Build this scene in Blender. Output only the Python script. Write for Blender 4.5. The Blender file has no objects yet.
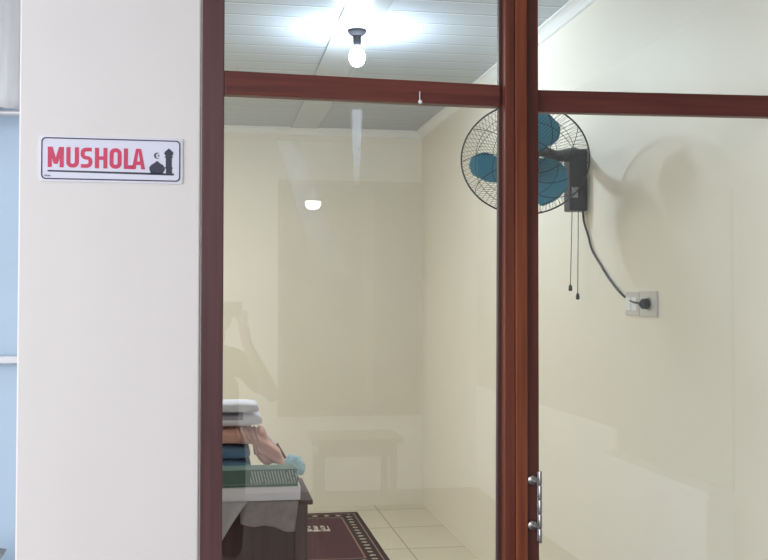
import bpy, bmesh, math, random
from mathutils import Vector, Matrix, noise
random.seed(7)
S = bpy.context.scene
COL = S.collection
PI = math.pi

# ------------------------------------------------------------------ camera, sky, light, exposure
cam_data = bpy.data.cameras.new('camera')
cam = bpy.data.objects.new('camera', cam_data)
COL.objects.link(cam)
S.camera = cam
cam_data.sensor_fit = 'HORIZONTAL'
cam_data.sensor_width = 36.0
cam_data.lens = 36.0 * 1000.0 / 768.0
cam_data.clip_start = 0.02
YAW, PITCH, ROLL = 0.16764, 0.0230, 0.00141
fwd = Vector((math.sin(YAW) * math.cos(PITCH), math.cos(YAW) * math.cos(PITCH), math.sin(PITCH)))
rgt = Vector((math.cos(YAW), -math.sin(YAW), 0))
upv = rgt.cross(fwd)
r2 = rgt * math.cos(ROLL) + upv * math.sin(ROLL)
u2 = upv * math.cos(ROLL) - rgt * math.sin(ROLL)
M4 = Matrix((r2, u2, -fwd)).transposed().to_4x4()
M4.translation = Vector((0, 0, 1.55))
cam.matrix_world = M4

world = bpy.data.worlds.new('world')
S.world = world
world.use_nodes = True
world.node_tree.nodes['Background'].inputs[0].default_value = (0.80, 0.88, 1.0, 1)
world.node_tree.nodes['Background'].inputs[1].default_value = 1.0

def area(name, loc, target, sx, sy, power, color):
    d = bpy.data.lights.new(name, 'AREA')
    d.shape = 'RECTANGLE'; d.size = sx; d.size_y = sy; d.energy = power; d.color = color
    o = bpy.data.objects.new(name, d); COL.objects.link(o)
    o.location = loc
    o.rotation_euler = (Vector(target) - Vector(loc)).to_track_quat('-Z', 'Y').to_euler()
    return o
# daylight through the open left end of the corridor, plus an unseen added fill light
area('daylight', (-3.45, 0.3, 1.5), (0, 0.3, 1.4), 5.6, 2.7, 178, (0.88, 0.94, 1.0))
area('corridor_fill', (-1.5, -1.5, 2.86), (-1.5, -1.5, 0), 1.2, 1.6, 72, (1.0, 0.95, 0.93))
# added fill light, unseen behind the pillar in the prayer room's left half
area('room_fill', (-1.3, 5.4, 2.86), (-1.3, 5.4, 0), 1.2, 1.2, 64, (0.98, 0.94, 0.83))
BULB = 590.0

S.view_settings.view_transform = 'Standard'
S.view_settings.look = 'None'
S.view_settings.gamma = 1.0
S.view_settings.use_curve_mapping = False
S.view_settings.exposure = 0.0
S.cycles.use_denoising = True
S.cycles.max_bounces = 10
S.cycles.transparent_max_bounces = 24

# ------------------------------------------------------------------ material helpers
class N:
    def __init__(s, name):
        s.m = bpy.data.materials.new(name); s.m.use_nodes = True
        s.t = s.m.node_tree; s.b = s.t.nodes['Principled BSDF']; s.out = s.t.nodes['Material Output']
    def new(s, k, **kw):
        n = s.t.nodes.new(k)
        for a, v in kw.items(): setattr(n, a, v)
        return n
    def link(s, a, b): s.t.links.new(a, b)
    def val(s, sock, v):
        if hasattr(v, 'links') or isinstance(v, bpy.types.NodeSocket): s.link(v, sock)
        else: sock.default_value = v
    def math(s, op, a, b=0.0, c=None):
        n = s.new('ShaderNodeMath', operation=op)
        s.val(n.inputs[0], a); s.val(n.inputs[1], b)
        if c is not None: s.val(n.inputs[2], c)
        return n.outputs[0]
    def mix(s, f, a, b):
        n = s.new('ShaderNodeMix', data_type='RGBA')
        s.val(n.inputs[0], f); s.val(n.inputs[6], a); s.val(n.inputs[7], b)
        return n.outputs[2]
    def pos(s):
        g = s.new('ShaderNodeNewGeometry'); x = s.new('ShaderNodeSeparateXYZ')
        s.link(g.outputs['Position'], x.inputs[0]); return g.outputs['Position'], x.outputs
    def noise(s, vec, scale, detail=3, scl=None):
        if scl:
            mp = s.new('ShaderNodeMapping'); s.link(vec, mp.inputs[0]); mp.inputs['Scale'].default_value = scl; vec = mp.outputs[0]
        n = s.new('ShaderNodeTexNoise'); s.link(vec, n.inputs['Vector'])
        n.inputs['Scale'].default_value = scale; n.inputs['Detail'].default_value = detail
        return n.outputs['Fac']
    def band(s, v, a, b):      # 1 where a<v<b
        return s.math('MULTIPLY', s.math('GREATER_THAN', v, a), s.math('LESS_THAN', v, b))
    def bump(s, h, strength, dist=0.002):
        n = s.new('ShaderNodeBump'); n.inputs['Strength'].default_value = strength; n.inputs['Distance'].default_value = dist
        s.link(h, n.inputs['Height']); s.link(n.outputs[0], s.b.inputs['Normal'])

def c4(c): return (c[0], c[1], c[2], 1)
def plain(name, col, rough=0.5, metal=0.0, var=0.08, scale=18.0, bump=0.0, spec=0.5):
    n = N(name); p, _ = n.pos()
    f = n.noise(p, scale)
    a = tuple(v * (1 - var) for v in col); b = tuple(min(1, v * (1 + var)) for v in col)
    n.link(n.mix(f, c4(a), c4(b)), n.b.inputs['Base Color'])
    n.b.inputs['Roughness'].default_value = rough; n.b.inputs['Metallic'].default_value = metal
    n.b.inputs['Specular IOR Level'].default_value = spec
    if bump: n.bump(n.noise(p, scale * 6, 4), bump)
    return n.m

def wood(name, dark, light, axis, rough=0.38):
    n = N(name); p, _ = n.pos()
    scl = {'z': (60, 60, 2.2), 'x': (2.2, 60, 60)}[axis]
    f = n.noise(p, 1.0, 5, scl)
    g = n.noise(p, 3.0, 2)
    f2 = n.math('MULTIPLY_ADD', f, 0.75, n.math('MULTIPLY', g, 0.25))
    r = n.new('ShaderNodeValToRGB'); n.link(f2, r.inputs[0])
    r.color_ramp.elements[0].position = 0.33; r.color_ramp.elements[0].color = c4(dark)
    r.color_ramp.elements[1].position = 0.68; r.color_ramp.elements[1].color = c4(light)
    n.link(r.outputs[0], n.b.inputs['Base Color']); n.b.inputs['Roughness'].default_value = rough
    n.b.inputs['Specular IOR Level'].default_value = 0.35
    n.bump(f, 0.12, 0.001)
    return n.m

def emit(name, col, strength):
    n = N(name); n.b.inputs['Base Color'].default_value = c4(col)
    n.b.inputs['Emission Color'].default_value = c4(col); n.b.inputs['Emission Strength'].default_value = strength
    return n.m

m_pillar = plain('cream_paint_outside', (0.755, 0.705, 0.69), 0.55, var=0.025, scale=5, bump=0.03)
m_room = plain('yellow_cream_paint', (0.79, 0.745, 0.65), 0.5, var=0.03, scale=3, bump=0.03)
m_corr = plain('white_corridor_paint', (0.86, 0.85, 0.82), 0.6, var=0.03, scale=4)
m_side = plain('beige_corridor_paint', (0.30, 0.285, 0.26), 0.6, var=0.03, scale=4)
m_cfloor = plain('dark_grey_corridor_tiles', (0.13, 0.11, 0.11), 0.5, var=0.1, scale=4)
m_blue = plain('pale_blue_paint', (0.36, 0.455, 0.57), 0.5, var=0.05, scale=4)
m_alu = plain('grey_aluminium', (0.55, 0.55, 0.58), 0.4, 0.6, var=0.05)
m_trimw = plain('white_plastic_trim', (0.78, 0.79, 0.80), 0.4, var=0.02)
m_woodv = wood('red_brown_varnished_wood', (0.10, 0.022, 0.013), (0.18, 0.045, 0.022), 'z')
m_woodo = wood('orange_brown_varnished_wood', (0.13, 0.028, 0.013), (0.26, 0.068, 0.025), 'z')
m_woodj = wood('red_brown_wood_in_glare', (0.082, 0.034, 0.036), (0.125, 0.055, 0.057), 'z', 0.45)  # same varnished timber; the purple haze of glare is put into the colour
m_woodd = wood('dark_varnished_wood', (0.07, 0.018, 0.013), (0.13, 0.034, 0.020), 'z')
m_woodh = wood('dark_red_rail_wood', (0.085, 0.022, 0.018), (0.16, 0.04, 0.03), 'x')
m_bead = plain('dark_purple_bead_wood', (0.06, 0.025, 0.025), 0.45, var=0.2, scale=40)
m_steel = plain('brushed_steel', (0.42, 0.40, 0.39), 0.25, 0.95, var=0.1, scale=60)
m_black = plain('black_plastic', (0.012, 0.012, 0.014), 0.4, var=0.1)
m_holder = plain('matt_black_holder', (0.006, 0.006, 0.008), 0.8, var=0.1, spec=0.05)
m_navy = plain('dark_navy_plastic', (0.022, 0.026, 0.045), 0.42, var=0.12, scale=30)
m_wire = plain('black_wire', (0.025, 0.026, 0.03), 0.45, var=0.1)
m_grey = plain('pale_grey_plastic', (0.42, 0.41, 0.42), 0.4, var=0.05)
m_sock = plain('white_socket_plastic', (0.60, 0.565, 0.54), 0.35, var=0.02)
m_cab = wood('dark_maroon_cabinet_wood', (0.062, 0.03, 0.03), (0.10, 0.05, 0.048), 'z', 0.5)
m_cabl = wood('brown_cabinet_stile_wood', (0.10, 0.06, 0.052), (0.15, 0.09, 0.078), 'z', 0.5)
m_paper = plain('white_paper', (0.88, 0.86, 0.96), 0.6, var=0.03)
m_cloth_s = plain('salmon_cloth', (0.76, 0.42, 0.34), 0.85, var=0.16, scale=22, bump=0.2)
m_cloth_b = plain('blue_cloth', (0.10, 0.19, 0.31), 0.85, var=0.2, scale=20, bump=0.2)
m_tissue = plain('pale_blue_tissue', (0.47, 0.72, 0.80), 0.7, var=0.1, scale=40)
m_teeth = plain('white_ink', (0.72, 0.71, 0.83), 0.45, var=0.01)
m_red = plain('crimson_ink', (0.60, 0.045, 0.12), 0.45, var=0.05, scale=60)
m_ink = plain('charcoal_ink', (0.035, 0.035, 0.065), 0.45, var=0.05)
m_acr = plain('clear_white_acrylic', (0.72, 0.70, 0.78), 0.2, var=0.01)
m_skin = plain('skin', (0.36, 0.20, 0.14), 0.55, var=0.06)
m_hair = plain('black_hair', (0.012, 0.01, 0.01), 0.5, var=0.2, scale=80)
m_shirt = plain('dark_olive_shirt', (0.05, 0.055, 0.035), 0.9, var=0.15)
m_trous = plain('black_trousers', (0.022, 0.022, 0.028), 0.9, var=0.15)
m_winglass = plain('dark_window_glass', (0.05, 0.052, 0.045), 0.12, var=0.1)
m_brown = plain('brown_window_paint', (0.20, 0.15, 0.12), 0.5, var=0.1)
m_table = plain('dark_table_wood', (0.34, 0.30, 0.25), 0.5, var=0.15)
m_greygreen = plain('grey_green_laminate', (0.30, 0.33, 0.30), 0.5, var=0.06, scale=2)
m_whitelam = plain('white_laminate', (0.82, 0.87, 0.95), 0.4, var=0.02)

def mk_glass():
    n = N('window_glass_pane'); t = n.t
    lw = n.new('ShaderNodeLayerWeight'); lw.inputs[0].default_value = 0.5
    f5 = n.math('POWER', lw.outputs['Facing'], 5.0)
    fac = n.math('MULTIPLY_ADD', f5, 0.945, 0.054)
    tr = n.new('ShaderNodeBsdfTransparent'); tr.inputs[0].default_value = (0.975, 0.985, 0.98, 1)
    gl = n.new('ShaderNodeBsdfGlossy'); gl.inputs['Roughness'].default_value = 0.0
    gl.inputs[0].default_value = (1, 1, 1, 1)
    mx = n.new('ShaderNodeMixShader'); n.link(fac, mx.inputs[0]); n.link(tr.outputs[0], mx.inputs[1]); n.link(gl.outputs[0], mx.inputs[2])
    # two streaks of lamp glare, painted into the pane as pale smears
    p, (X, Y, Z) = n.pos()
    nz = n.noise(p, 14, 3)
    def glare_streak(x0, z0, x1, z1, w0, w1, amt):
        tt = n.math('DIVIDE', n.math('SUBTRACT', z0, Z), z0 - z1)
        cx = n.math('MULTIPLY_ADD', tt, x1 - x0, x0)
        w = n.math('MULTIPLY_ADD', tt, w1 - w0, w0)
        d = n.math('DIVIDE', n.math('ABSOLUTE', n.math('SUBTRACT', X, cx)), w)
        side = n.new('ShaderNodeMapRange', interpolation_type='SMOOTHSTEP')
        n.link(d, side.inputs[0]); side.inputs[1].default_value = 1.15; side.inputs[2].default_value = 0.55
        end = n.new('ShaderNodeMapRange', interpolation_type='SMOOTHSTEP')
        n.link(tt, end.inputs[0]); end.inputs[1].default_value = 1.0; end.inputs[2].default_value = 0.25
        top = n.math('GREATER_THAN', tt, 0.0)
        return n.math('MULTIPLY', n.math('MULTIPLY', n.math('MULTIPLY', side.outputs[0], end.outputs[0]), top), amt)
    s1 = glare_streak(0.369, 2.062, 0.369, 1.84, 0.016, 0.008, 0.35)
    s2 = n.math('MULTIPLY', glare_streak(0.185, 1.98, 0.325, 1.55, 0.03, 0.05, 0.16), nz)
    glare = n.math('ADD', s1, s2)
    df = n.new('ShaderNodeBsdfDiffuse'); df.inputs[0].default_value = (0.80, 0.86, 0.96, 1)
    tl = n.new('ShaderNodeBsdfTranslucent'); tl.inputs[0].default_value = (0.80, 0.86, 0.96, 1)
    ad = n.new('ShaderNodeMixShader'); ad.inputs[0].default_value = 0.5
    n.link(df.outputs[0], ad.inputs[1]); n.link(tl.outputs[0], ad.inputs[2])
    m2 = n.new('ShaderNodeMixShader'); n.link(glare, m2.inputs[0]); n.link(mx.outputs[0], m2.inputs[1]); n.link(ad.outputs[0], m2.inputs[2])
    n.link(m2.outputs[0], n.out.inputs[0])
    return n.m
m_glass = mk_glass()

def thin_film(name, col, alpha, rough):
    n = N(name); p, _ = n.pos()
    tr = n.new('ShaderNodeBsdfTransparent')
    mx = n.new('ShaderNodeMixShader')
    f = n.noise(p, 25, 4)
    n.link(n.math('MULTIPLY_ADD', f, 0.45, alpha - 0.22), mx.inputs[0])
    n.b.inputs['Base Color'].default_value = c4(col); n.b.inputs['Roughness'].default_value = rough
    n.bump(n.noise(p, 40, 4), 0.6, 0.006)
    n.link(tr.outputs[0], mx.inputs[1]); n.link(n.b.outputs[0], mx.inputs[2]); n.link(mx.outputs[0], n.out.inputs[0])
    return n.m
m_film = thin_film('clear_plastic_film', (0.80, 0.72, 0.75), 0.50, 0.15)
m_bag = thin_film('grey_plastic_bag', (0.92, 0.90, 0.97), 1.15, 0.25)
m_sheer = plain('white_plastic_curtain', (0.97, 0.95, 0.98), 0.2, var=0.02)

def mk_ceiling():
    n = N('plastic_plank_ceiling'); p, (X, Y, Z) = n.pos()
    # joints of the planks, alternating wide and narrow faces
    f = n.math('FRACT', n.math('DIVIDE', n.math('ADD', Y, 0.06), 0.18))
    d = n.band(f, 0.0, 0.06); l = n.band(f, 0.06, 0.13)
    f2 = n.math('FRACT', n.math('DIVIDE', n.math('ADD', Y, 0.15), 0.18))
    nz = n.noise(p, 3)
    base = n.mix(nz, (0.36, 0.41, 0.47, 1), (0.42, 0.47, 0.54, 1))
    c1 = n.mix(d, base, (0.14, 0.155, 0.18, 1)); c2 = n.mix(l, c1, (0.60, 0.65, 0.70, 1))
    n.link(c2, n.b.inputs['Base Color']); n.b.inputs['Roughness'].default_value = 0.32
    h = n.math('SUBTRACT', 1.0, d)
    n.bump(h, 0.5, 0.004)
    return n.m
m_ceil = mk_ceiling()
m_strip = plain('plain_plastic_strip', (0.43, 0.47, 0.52), 0.22, var=0.03, scale=6)

def mk_tiles():
    n = N('beige_floor_tiles'); p, (X, Y, Z) = n.pos()
    fx = n.math('FRACT', n.math('DIVIDE', n.math('ADD', X, 5 * 0.6 - 1.21 + 0.6), 0.6))
    fy = n.math('FRACT', n.math('DIVIDE', n.math('ADD', Y, 12 * 0.6 - 7.43), 0.6))
    g = n.math('MAXIMUM', n.math('LESS_THAN', fx, 0.014), n.math('LESS_THAN', fy, 0.02))
    nz = n.noise(p, 5, 4)
    base = n.mix(nz, (0.63, 0.57, 0.46, 1), (0.74, 0.68, 0.55, 1))
    n.link(n.mix(g, base, (0.30, 0.25, 0.19, 1)), n.b.inputs['Base Color'])
    n.b.inputs['Roughness'].default_value = 0.28
    return n.m
m_tile = mk_tiles()

RX0, RX1, RY0, RY1 = 0.345, 1.045, 5.85, 7.35
def mk_rug():
    n = N('maroon_prayer_rug_pile'); p, (X, Y, Z) = n.pos()
    dx = n.math('MINIMUM', n.math('SUBTRACT', X, RX0), n.math('SUBTRACT', RX1, X))
    dy = n.math('MINIMUM', n.math('SUBTRACT', Y, RY0), n.math('SUBTRACT', RY1, Y))
    d = n.math('MINIMUM', dx, n.math('MULTIPLY', dy, 0.8))
    field = (0.055, 0.012, 0.018, 1); dark = (0.022, 0.008, 0.010, 1); cream = (0.50, 0.42, 0.33, 1); line = (0.30, 0.20, 0.16, 1)
    nz = n.noise(p, 60, 3)
    base = n.mix(nz, (0.045, 0.010, 0.015, 1), (0.085, 0.022, 0.028, 1))
    def grid(u, v, s, cx, r):
        a = n.math('ABSOLUTE', n.math('SUBTRACT', n.math('FRACT', n.math('DIVIDE', u, s)), 0.5))
        b = n.math('DIVIDE', n.math('ABSOLUTE', n.math('SUBTRACT', v, cx)), s)
        a2 = n.math('MULTIPLY', a, a); b2 = n.math('MULTIPLY', b, b)
        return n.math('LESS_THAN', n.math('ADD', a2, b2), r)
    along = n.mix(n.math('LESS_THAN', dx, n.math('MULTIPLY', dy, 0.8)), X, Y)
    sep = n.new('ShaderNodeSeparateColor')
    n.link(along, sep.inputs[0]); al = sep.outputs[0]
    wob = n.math('MULTIPLY_ADD', n.noise(p, 34, 2), 0.03, -0.015)
    fl = n.math('MULTIPLY', grid(al, n.math('ADD', d, wob), 0.085, 0.085, 0.055), n.math('GREATER_THAN', n.noise(p, 90, 2), 0.40))
    c = n.mix(n.band(d, 0.0, 0.022), base, dark)
    c = n.mix(n.band(d, 0.030, 0.038), c, line)
    c = n.mix(n.band(d, 0.045, 0.125), c, dark)
    c = n.mix(n.math('MULTIPLY', fl, n.band(d, 0.045, 0.125)), c, cream)
    c = n.mix(n.band(d, 0.132, 0.142), c, line)
    # small pale building motif woven near the head end
    mx = n.band(X, 0.60, 0.78); my = n.band(Y, 6.76, 6.93)
    blocks = n.math('GREATER_THAN', n.math('FRACT', n.math('DIVIDE', X, 0.047)), 0.42)
    low = n.math('LESS_THAN', Y, 6.81)
    mot = n.math('MULTIPLY', n.math('MULTIPLY', mx, my), n.math('MAXIMUM', blocks, low))
    mot = n.math('MULTIPLY', mot, n.math('GREATER_THAN', n.noise(p, 45, 2), 0.42))
    c = n.mix(mot, c, (0.60, 0.55, 0.50, 1))
    n.link(c, n.b.inputs['Base Color']); n.b.inputs['Roughness'].default_value = 0.95
    n.bump(nz, 0.5, 0.004)
    return n.m
m_rug = mk_rug()

def mk_book():
    n = N('green_book_cover'); p, (X, Y, Z) = n.pos()
    base = n.mix(n.noise(p, 40), (0.07, 0.13, 0.11, 1), (0.11, 0.185, 0.155, 1))
    st = n.math('LESS_THAN', n.math('FRACT', n.math('DIVIDE', n.math('ADD', X, n.math('MULTIPLY', Z, 0.25)), 0.0108)), 0.42)
    zone = n.math('MULTIPLY', n.band(X, 0.135, 0.310), n.band(Z, 0.870, 0.920))
    brk = n.math('GREATER_THAN', n.noise(p, 55, 2), 0.40)
    c = n.mix(n.math('MULTIPLY', n.math('MULTIPLY', st, zone), brk), base, (0.50, 0.57, 0.54, 1))
    rim = n.band(Z, 0.868, 0.873)
    c = n.mix(n.math('MULTIPLY', rim, 0.6), c, (0.22, 0.32, 0.28, 1))
    n.link(c, n.b.inputs['Base Color']); n.b.inputs['Roughness'].default_value = 0.45
    return n.m
m_book = mk_book()

def mk_white_cloth():
    n = N('white_grey_striped_cloth'); p, (X, Y, Z) = n.pos()
    band = n.band(n.math('ADD', Z, n.math('MULTIPLY', n.noise(p, 9), 0.01)), 1.085, 1.118)
    c = n.mix(n.math('MULTIPLY', band, n.math('LESS_THAN', X, 0.115)), (0.78, 0.76, 0.84, 1), (0.36, 0.34, 0.42, 1))
    n.link(c, n.b.inputs['Base Color']); n.b.inputs['Roughness'].default_value = 0.85
    n.bump(n.noise(p, 60, 4), 0.25, 0.004)
    return n.m
m_cloth_w = mk_white_cloth()

def mk_blade():
    n = N('teal_blade_plastic'); p, _ = n.pos()
    n.link(n.mix(n.noise(p, 12), (0.08, 0.36, 0.50, 1), (0.11, 0.44, 0.58, 1)), n.b.inputs['Base Color'])
    n.b.inputs['Roughness'].default_value = 0.3
    n.b.inputs['Transmission Weight'].default_value = 0.0
    return n.m
m_blade = mk_blade()

m_bulb = emit('lit_bulb_glass', (0.74, 0.88, 1.0), BULB)
m_lamp = emit('lit_corridor_lamp', (1.0, 0.97, 0.92), 22.0)

# ------------------------------------------------------------------ mesh helpers
class MB:
    def __init__(s): s.bm = bmesh.new()
    def box(s, x0, x1, y0, y1, z0, z1, bev=0.0, seg=2):
        t = bmesh.new(); bmesh.ops.create_cube(t, size=1)
        for v in t.verts:
            v.co = Vector(((x0 + x1) / 2 + v.co.x * (x1 - x0), (y0 + y1) / 2 + v.co.y * (y1 - y0), (z0 + z1) / 2 + v.co.z * (z1 - z0)))
        if bev: bmesh.ops.bevel(t, geom=list(t.edges), offset=bev, segments=seg, profile=0.6, affect='EDGES')
        s.add(t); return s
    def hexa(s, pts, bev=0.0):     # 8 points: bottom 4 (ccw) then top 4
        t = bmesh.new(); vs = [t.verts.new(p) for p in pts]
        for f in ((3, 2, 1, 0), (4, 5, 6, 7), (0, 1, 5, 4), (1, 2, 6, 5), (2, 3, 7, 6), (3, 0, 4, 7)): t.faces.new([vs[i] for i in f])
        bmesh.ops.recalc_face_normals(t, faces=list(t.faces))
        if bev: bmesh.ops.bevel(t, geom=list(t.edges), offset=bev, segments=2, profile=0.6, affect='EDGES')
        s.add(t); return s
    def add(s, t, mat=None):
        if mat is not None: t.transform(mat)
        me = bpy.data.meshes.new('tmp'); t.to_mesh(me); t.free(); s.bm.from_mesh(me); bpy.data.meshes.remove(me)
    def tube(s, pts, r, seg=8, closed=False, taper=None):
        pts = [Vector(p) for p in pts]; n = len(pts); rings = []
        prev = None
        for i, p in enumerate(pts):
            if closed: d = pts[(i + 1) % n] - pts[i - 1]
            else: d = pts[min(i + 1, n - 1)] - pts[max(i - 1, 0)]
            d.normalize()
            if prev is None:
                a = d.orthogonal().normalized()
            else:
                a = (prev - d * prev.dot(d)).normalized()
            prev = a; b = d.cross(a)
            rr = r if taper is None else taper[i]
            rings.append([s.bm.verts.new(p + (a * math.cos(2 * PI * k / seg) + b * math.sin(2 * PI * k / seg)) * rr) for k in range(seg)])
        m = n if closed else n - 1
        for i in range(m):
            A, B = rings[i], rings[(i + 1) % n]
            if closed and i == n - 1:
                # align the seam
                best = min(range(seg), key=lambda q: sum((A[k].co - B[(k + q) % seg].co).length for k in range(seg)))
                B = [B[(k + best) % seg] for k in range(seg)]
            for k in range(seg):
                s.bm.faces.new((A[k], A[(k + 1) % seg], B[(k + 1) % seg], B[k]))
        if not closed:
            s.bm.faces.new(rings[0][::-1]); s.bm.faces.new(rings[-1])
        return s
    def lathe(s, prof, origin, axis=(0, 0, 1), seg=32):   # prof: (r, h)
        axis = Vector(axis).normalized(); a = axis.orthogonal().normalized(); b = axis.cross(a); o = Vector(origin)
        rings = []
        for r, h in prof:
            if r < 1e-6: rings.append([s.bm.verts.new(o + axis * h)])
            else: rings.append([s.bm.verts.new(o + axis * h + (a * math.cos(2 * PI * k / seg) + b * math.sin(2 * PI * k / seg)) * r) for k in range(seg)])
        for A, B in zip(rings, rings[1:]):
            if len(A) == 1 and len(B) == 1: continue
            for k in range(seg):
                if len(A) == 1: s.bm.faces.new((A[0], B[(k + 1) % seg], B[k]))
                elif len(B) == 1: s.bm.faces.new((A[k], A[(k + 1) % seg], B[0]))
                else: s.bm.faces.new((A[k], A[(k + 1) % seg], B[(k + 1) % seg], B[k]))
        for R_, rev in ((rings[0], True), (rings[-1], False)):
            if len(R_) > 1:
                try: s.bm.faces.new(R_[::-1] if rev else R_)
                except ValueError: pass
        return s
    def poly(s, pts2, to3, depth):   # extruded 2D outline; to3(u, v, w)
        a = [s.bm.verts.new(to3(u, v, 0)) for u, v in pts2]; b = [s.bm.verts.new(to3(u, v, depth)) for u, v in pts2]
        n = len(a); fs = [s.bm.faces.new(a), s.bm.faces.new(b[::-1])]
        for i in range(n): fs.append(s.bm.faces.new((a[i], b[i], b[(i + 1) % n], a[(i + 1) % n])))
        return s
    def build(s, name, m, parent=None, smooth=False, mod=None):
        bmesh.ops.recalc_face_normals(s.bm, faces=list(s.bm.faces))
        me = bpy.data.meshes.new(name)
        off = Vector((0, 0, 0))
        if parent is not None:
            q = parent
            while q is not None: off += q.location; q = q.parent
        else:
            xs = [v.co for v in s.bm.verts]
            lo = Vector([min(c[i] for c in xs) for i in range(3)]); hi = Vector([max(c[i] for c in xs) for i in range(3)])
            off = Vector(((lo.x + hi.x) / 2, (lo.y + hi.y) / 2, lo.z))
        bmesh.ops.translate(s.bm, verts=list(s.bm.verts), vec=-off)
        s.bm.to_mesh(me); s.bm.free()
        if smooth:
            for p in me.polygons: p.use_smooth = True
        me.materials.append(m)
        o = bpy.data.objects.new(name, me); COL.objects.link(o)
        if parent is not None: o.parent = parent
        else: o.location = off
        if smooth == 'auto':
            md = o.modifiers.new('edges', 'EDGE_SPLIT'); md.split_angle = math.radians(38)
        return o

def tag(o, label=None, cat=None, group=None, kind=None):
    if label: o['label'] = label
    if cat: o['category'] = cat
    if group: o['group'] = group
    if kind: o['kind'] = kind
    return o
def thing(name, loc, label, cat, group=None):
    o = bpy.data.objects.new(name, None); COL.objects.link(o); o.location = loc; o.empty_display_size = 0.05
    return tag(o, label, cat, group)
def struct_empty(name, loc):
    o = bpy.data.objects.new(name, None); COL.objects.link(o); o.location = loc
    o['kind'] = 'structure'; return o
def struct(name, mb, m, **kw):
    o = mb.build(name, m, **kw); o['kind'] = 'structure'; return o
def displace(mb, amp, scale, seed=0, up=True):
    for v in mb.bm.verts:
        p = v.co * scale + Vector((seed, seed * 1.7, 0))
        v.co += Vector((noise.noise(p), noise.noise(p + Vector((9, 0, 0))), noise.noise(p + Vector((0, 9, 0))))) * amp

H = 2.88
# ------------------------------------------------------------------ the prayer room
struct('floor', MB().box(-2.75, 1.75, 2.60, 7.75, -0.1, 0.0), m_tile)
struct('floor_corridor', MB().box(-3.6, 2.5, -3.2, 2.60, -0.1, 0.0), m_cfloor)
struct('ceiling', MB().box(-2.70, 1.72, 2.70, 7.75, H, H + 0.08), m_ceil)
struct('trim_1', MB().box(0.567, 0.767, 2.70, 7.60, H - 0.006, H + 0.01), m_strip)
struct('wall_back', MB().box(-2.70, 1.70, 7.60, 7.72, 0, H), m_room)
struct('wall_right', MB().box(1.585, 1.70, 2.66, 7.60, 0, H), m_room)
struct('wall_left', MB().box(-2.70, -2.60, 3.29, 7.60, 0, H), m_room)
struct('wall_left_return', MB().box(-2.60, -0.40, 3.29, 3.36, 0, H), m_room)
struct('wall_left_jamb', MB().box(-0.46, -0.40, 2.70, 3.29, 0, H), m_room)
# cornice mouldings under the ceiling
t = MB()
prof = [(0, 0), (0.055, 0), (0.055, -0.008), (0.040, -0.012), (0.028, -0.020), (0.018, -0.032), (0.010, -0.046), (0, -0.05)]
t.poly(prof, lambda u, v, w: Vector((1.585 - u, 2.70 + w, H + v)), 4.90)
struct('trim_2', t, m_trimw)
t = MB(); t.poly(prof, lambda u, v, w: Vector((-2.60 + w, 7.60 - u, H + v)), 4.185)
struct('trim_3', t, m_trimw)

# ------------------------------------------------------------------ front wall with the sign
struct('wall_front', MB().box(-0.480, -0.0385, 2.585, 2.70, 0, H, 0.004), m_pillar)
struct('trim_4', MB().box(-0.0385, -0.034, 2.594, 2.66, 0, H), m_pillar)
# side bay at the far left
struct('wall_side', MB().box(-2.6, -0.465, 3.20, 3.285, 0, H), m_blue)
struct('trim_5', MB().box(-2.2, -0.481, 3.165, 3.20, 1.365, 1.388, 0.003), m_alu)
# ------------------------------------------------------------------ corridor on the camera's side
struct('ceiling_corridor', MB().box(-3.6, 2.5, -3.2, 1.7, H, H + 0.08).box(-0.48, 2.5, 1.7, 2.69, H, H + 0.08), m_corr)
struct('wall_corridor', MB().box(-3.6, 2.5, -3.2, -3.0, 0, H), m_corr)
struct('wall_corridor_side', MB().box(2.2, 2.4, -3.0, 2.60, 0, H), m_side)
struct('trim_8', MB().box(2.18, 2.20, -3.0, -0.02, 0, 0.86, 0.002), m_whitelam)
struct('wall_corridor_end', MB().box(1.62, 2.2, 2.60, 2.66, 0, H), m_pillar)

# ------------------------------------------------------------------ timber glazing: left bay, centre post, right bay
w1 = struct_empty('window_1', (0.37, 2.62, 0))
MB().box(-0.0340, 0.0215, 2.590, 2.64, 0, H, 0.003).build('jamb', m_woodj, w1)
t = MB().hexa([(0.0215, 2.592, 2.087), (0.756, 2.592, 2.080), (0.756, 2.63, 2.080), (0.0215, 2.63, 2.087),
               (0.0215, 2.592, 2.148), (0.756, 2.592, 2.138), (0.756, 2.63, 2.138), (0.0215, 2.63, 2.148)], 0.0025)
t.build('rail', m_woodh, w1)
t = MB().hexa([(0.744, 2.601, 0.0), (0.772, 2.601, 0.0), (0.772, 2.619, 0.0), (0.744, 2.619, 0.0),
               (0.7575, 2.601, H), (0.772, 2.601, H), (0.772, 2.619, H), (0.7575, 2.619, H)], 0.002)
t.build('bead', m_bead, w1)
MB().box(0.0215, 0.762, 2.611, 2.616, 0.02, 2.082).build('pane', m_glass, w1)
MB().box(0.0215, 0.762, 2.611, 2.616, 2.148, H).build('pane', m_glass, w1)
# bent nail with old white paint on the rail
t = MB().tube([(0.534, 2.590, 2.112), (0.5335, 2.589, 2.098), (0.5345, 2.589, 2.088)], 0.0012, 6)
t.lathe([(0, 0.004), (0.004, 0.003), (0.0055, 0), (0, -0.001)], (0.535, 2.589, 2.084), (0, -1, 0), 12)
t.build('paint_drip', m_trimw, w1)

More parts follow.
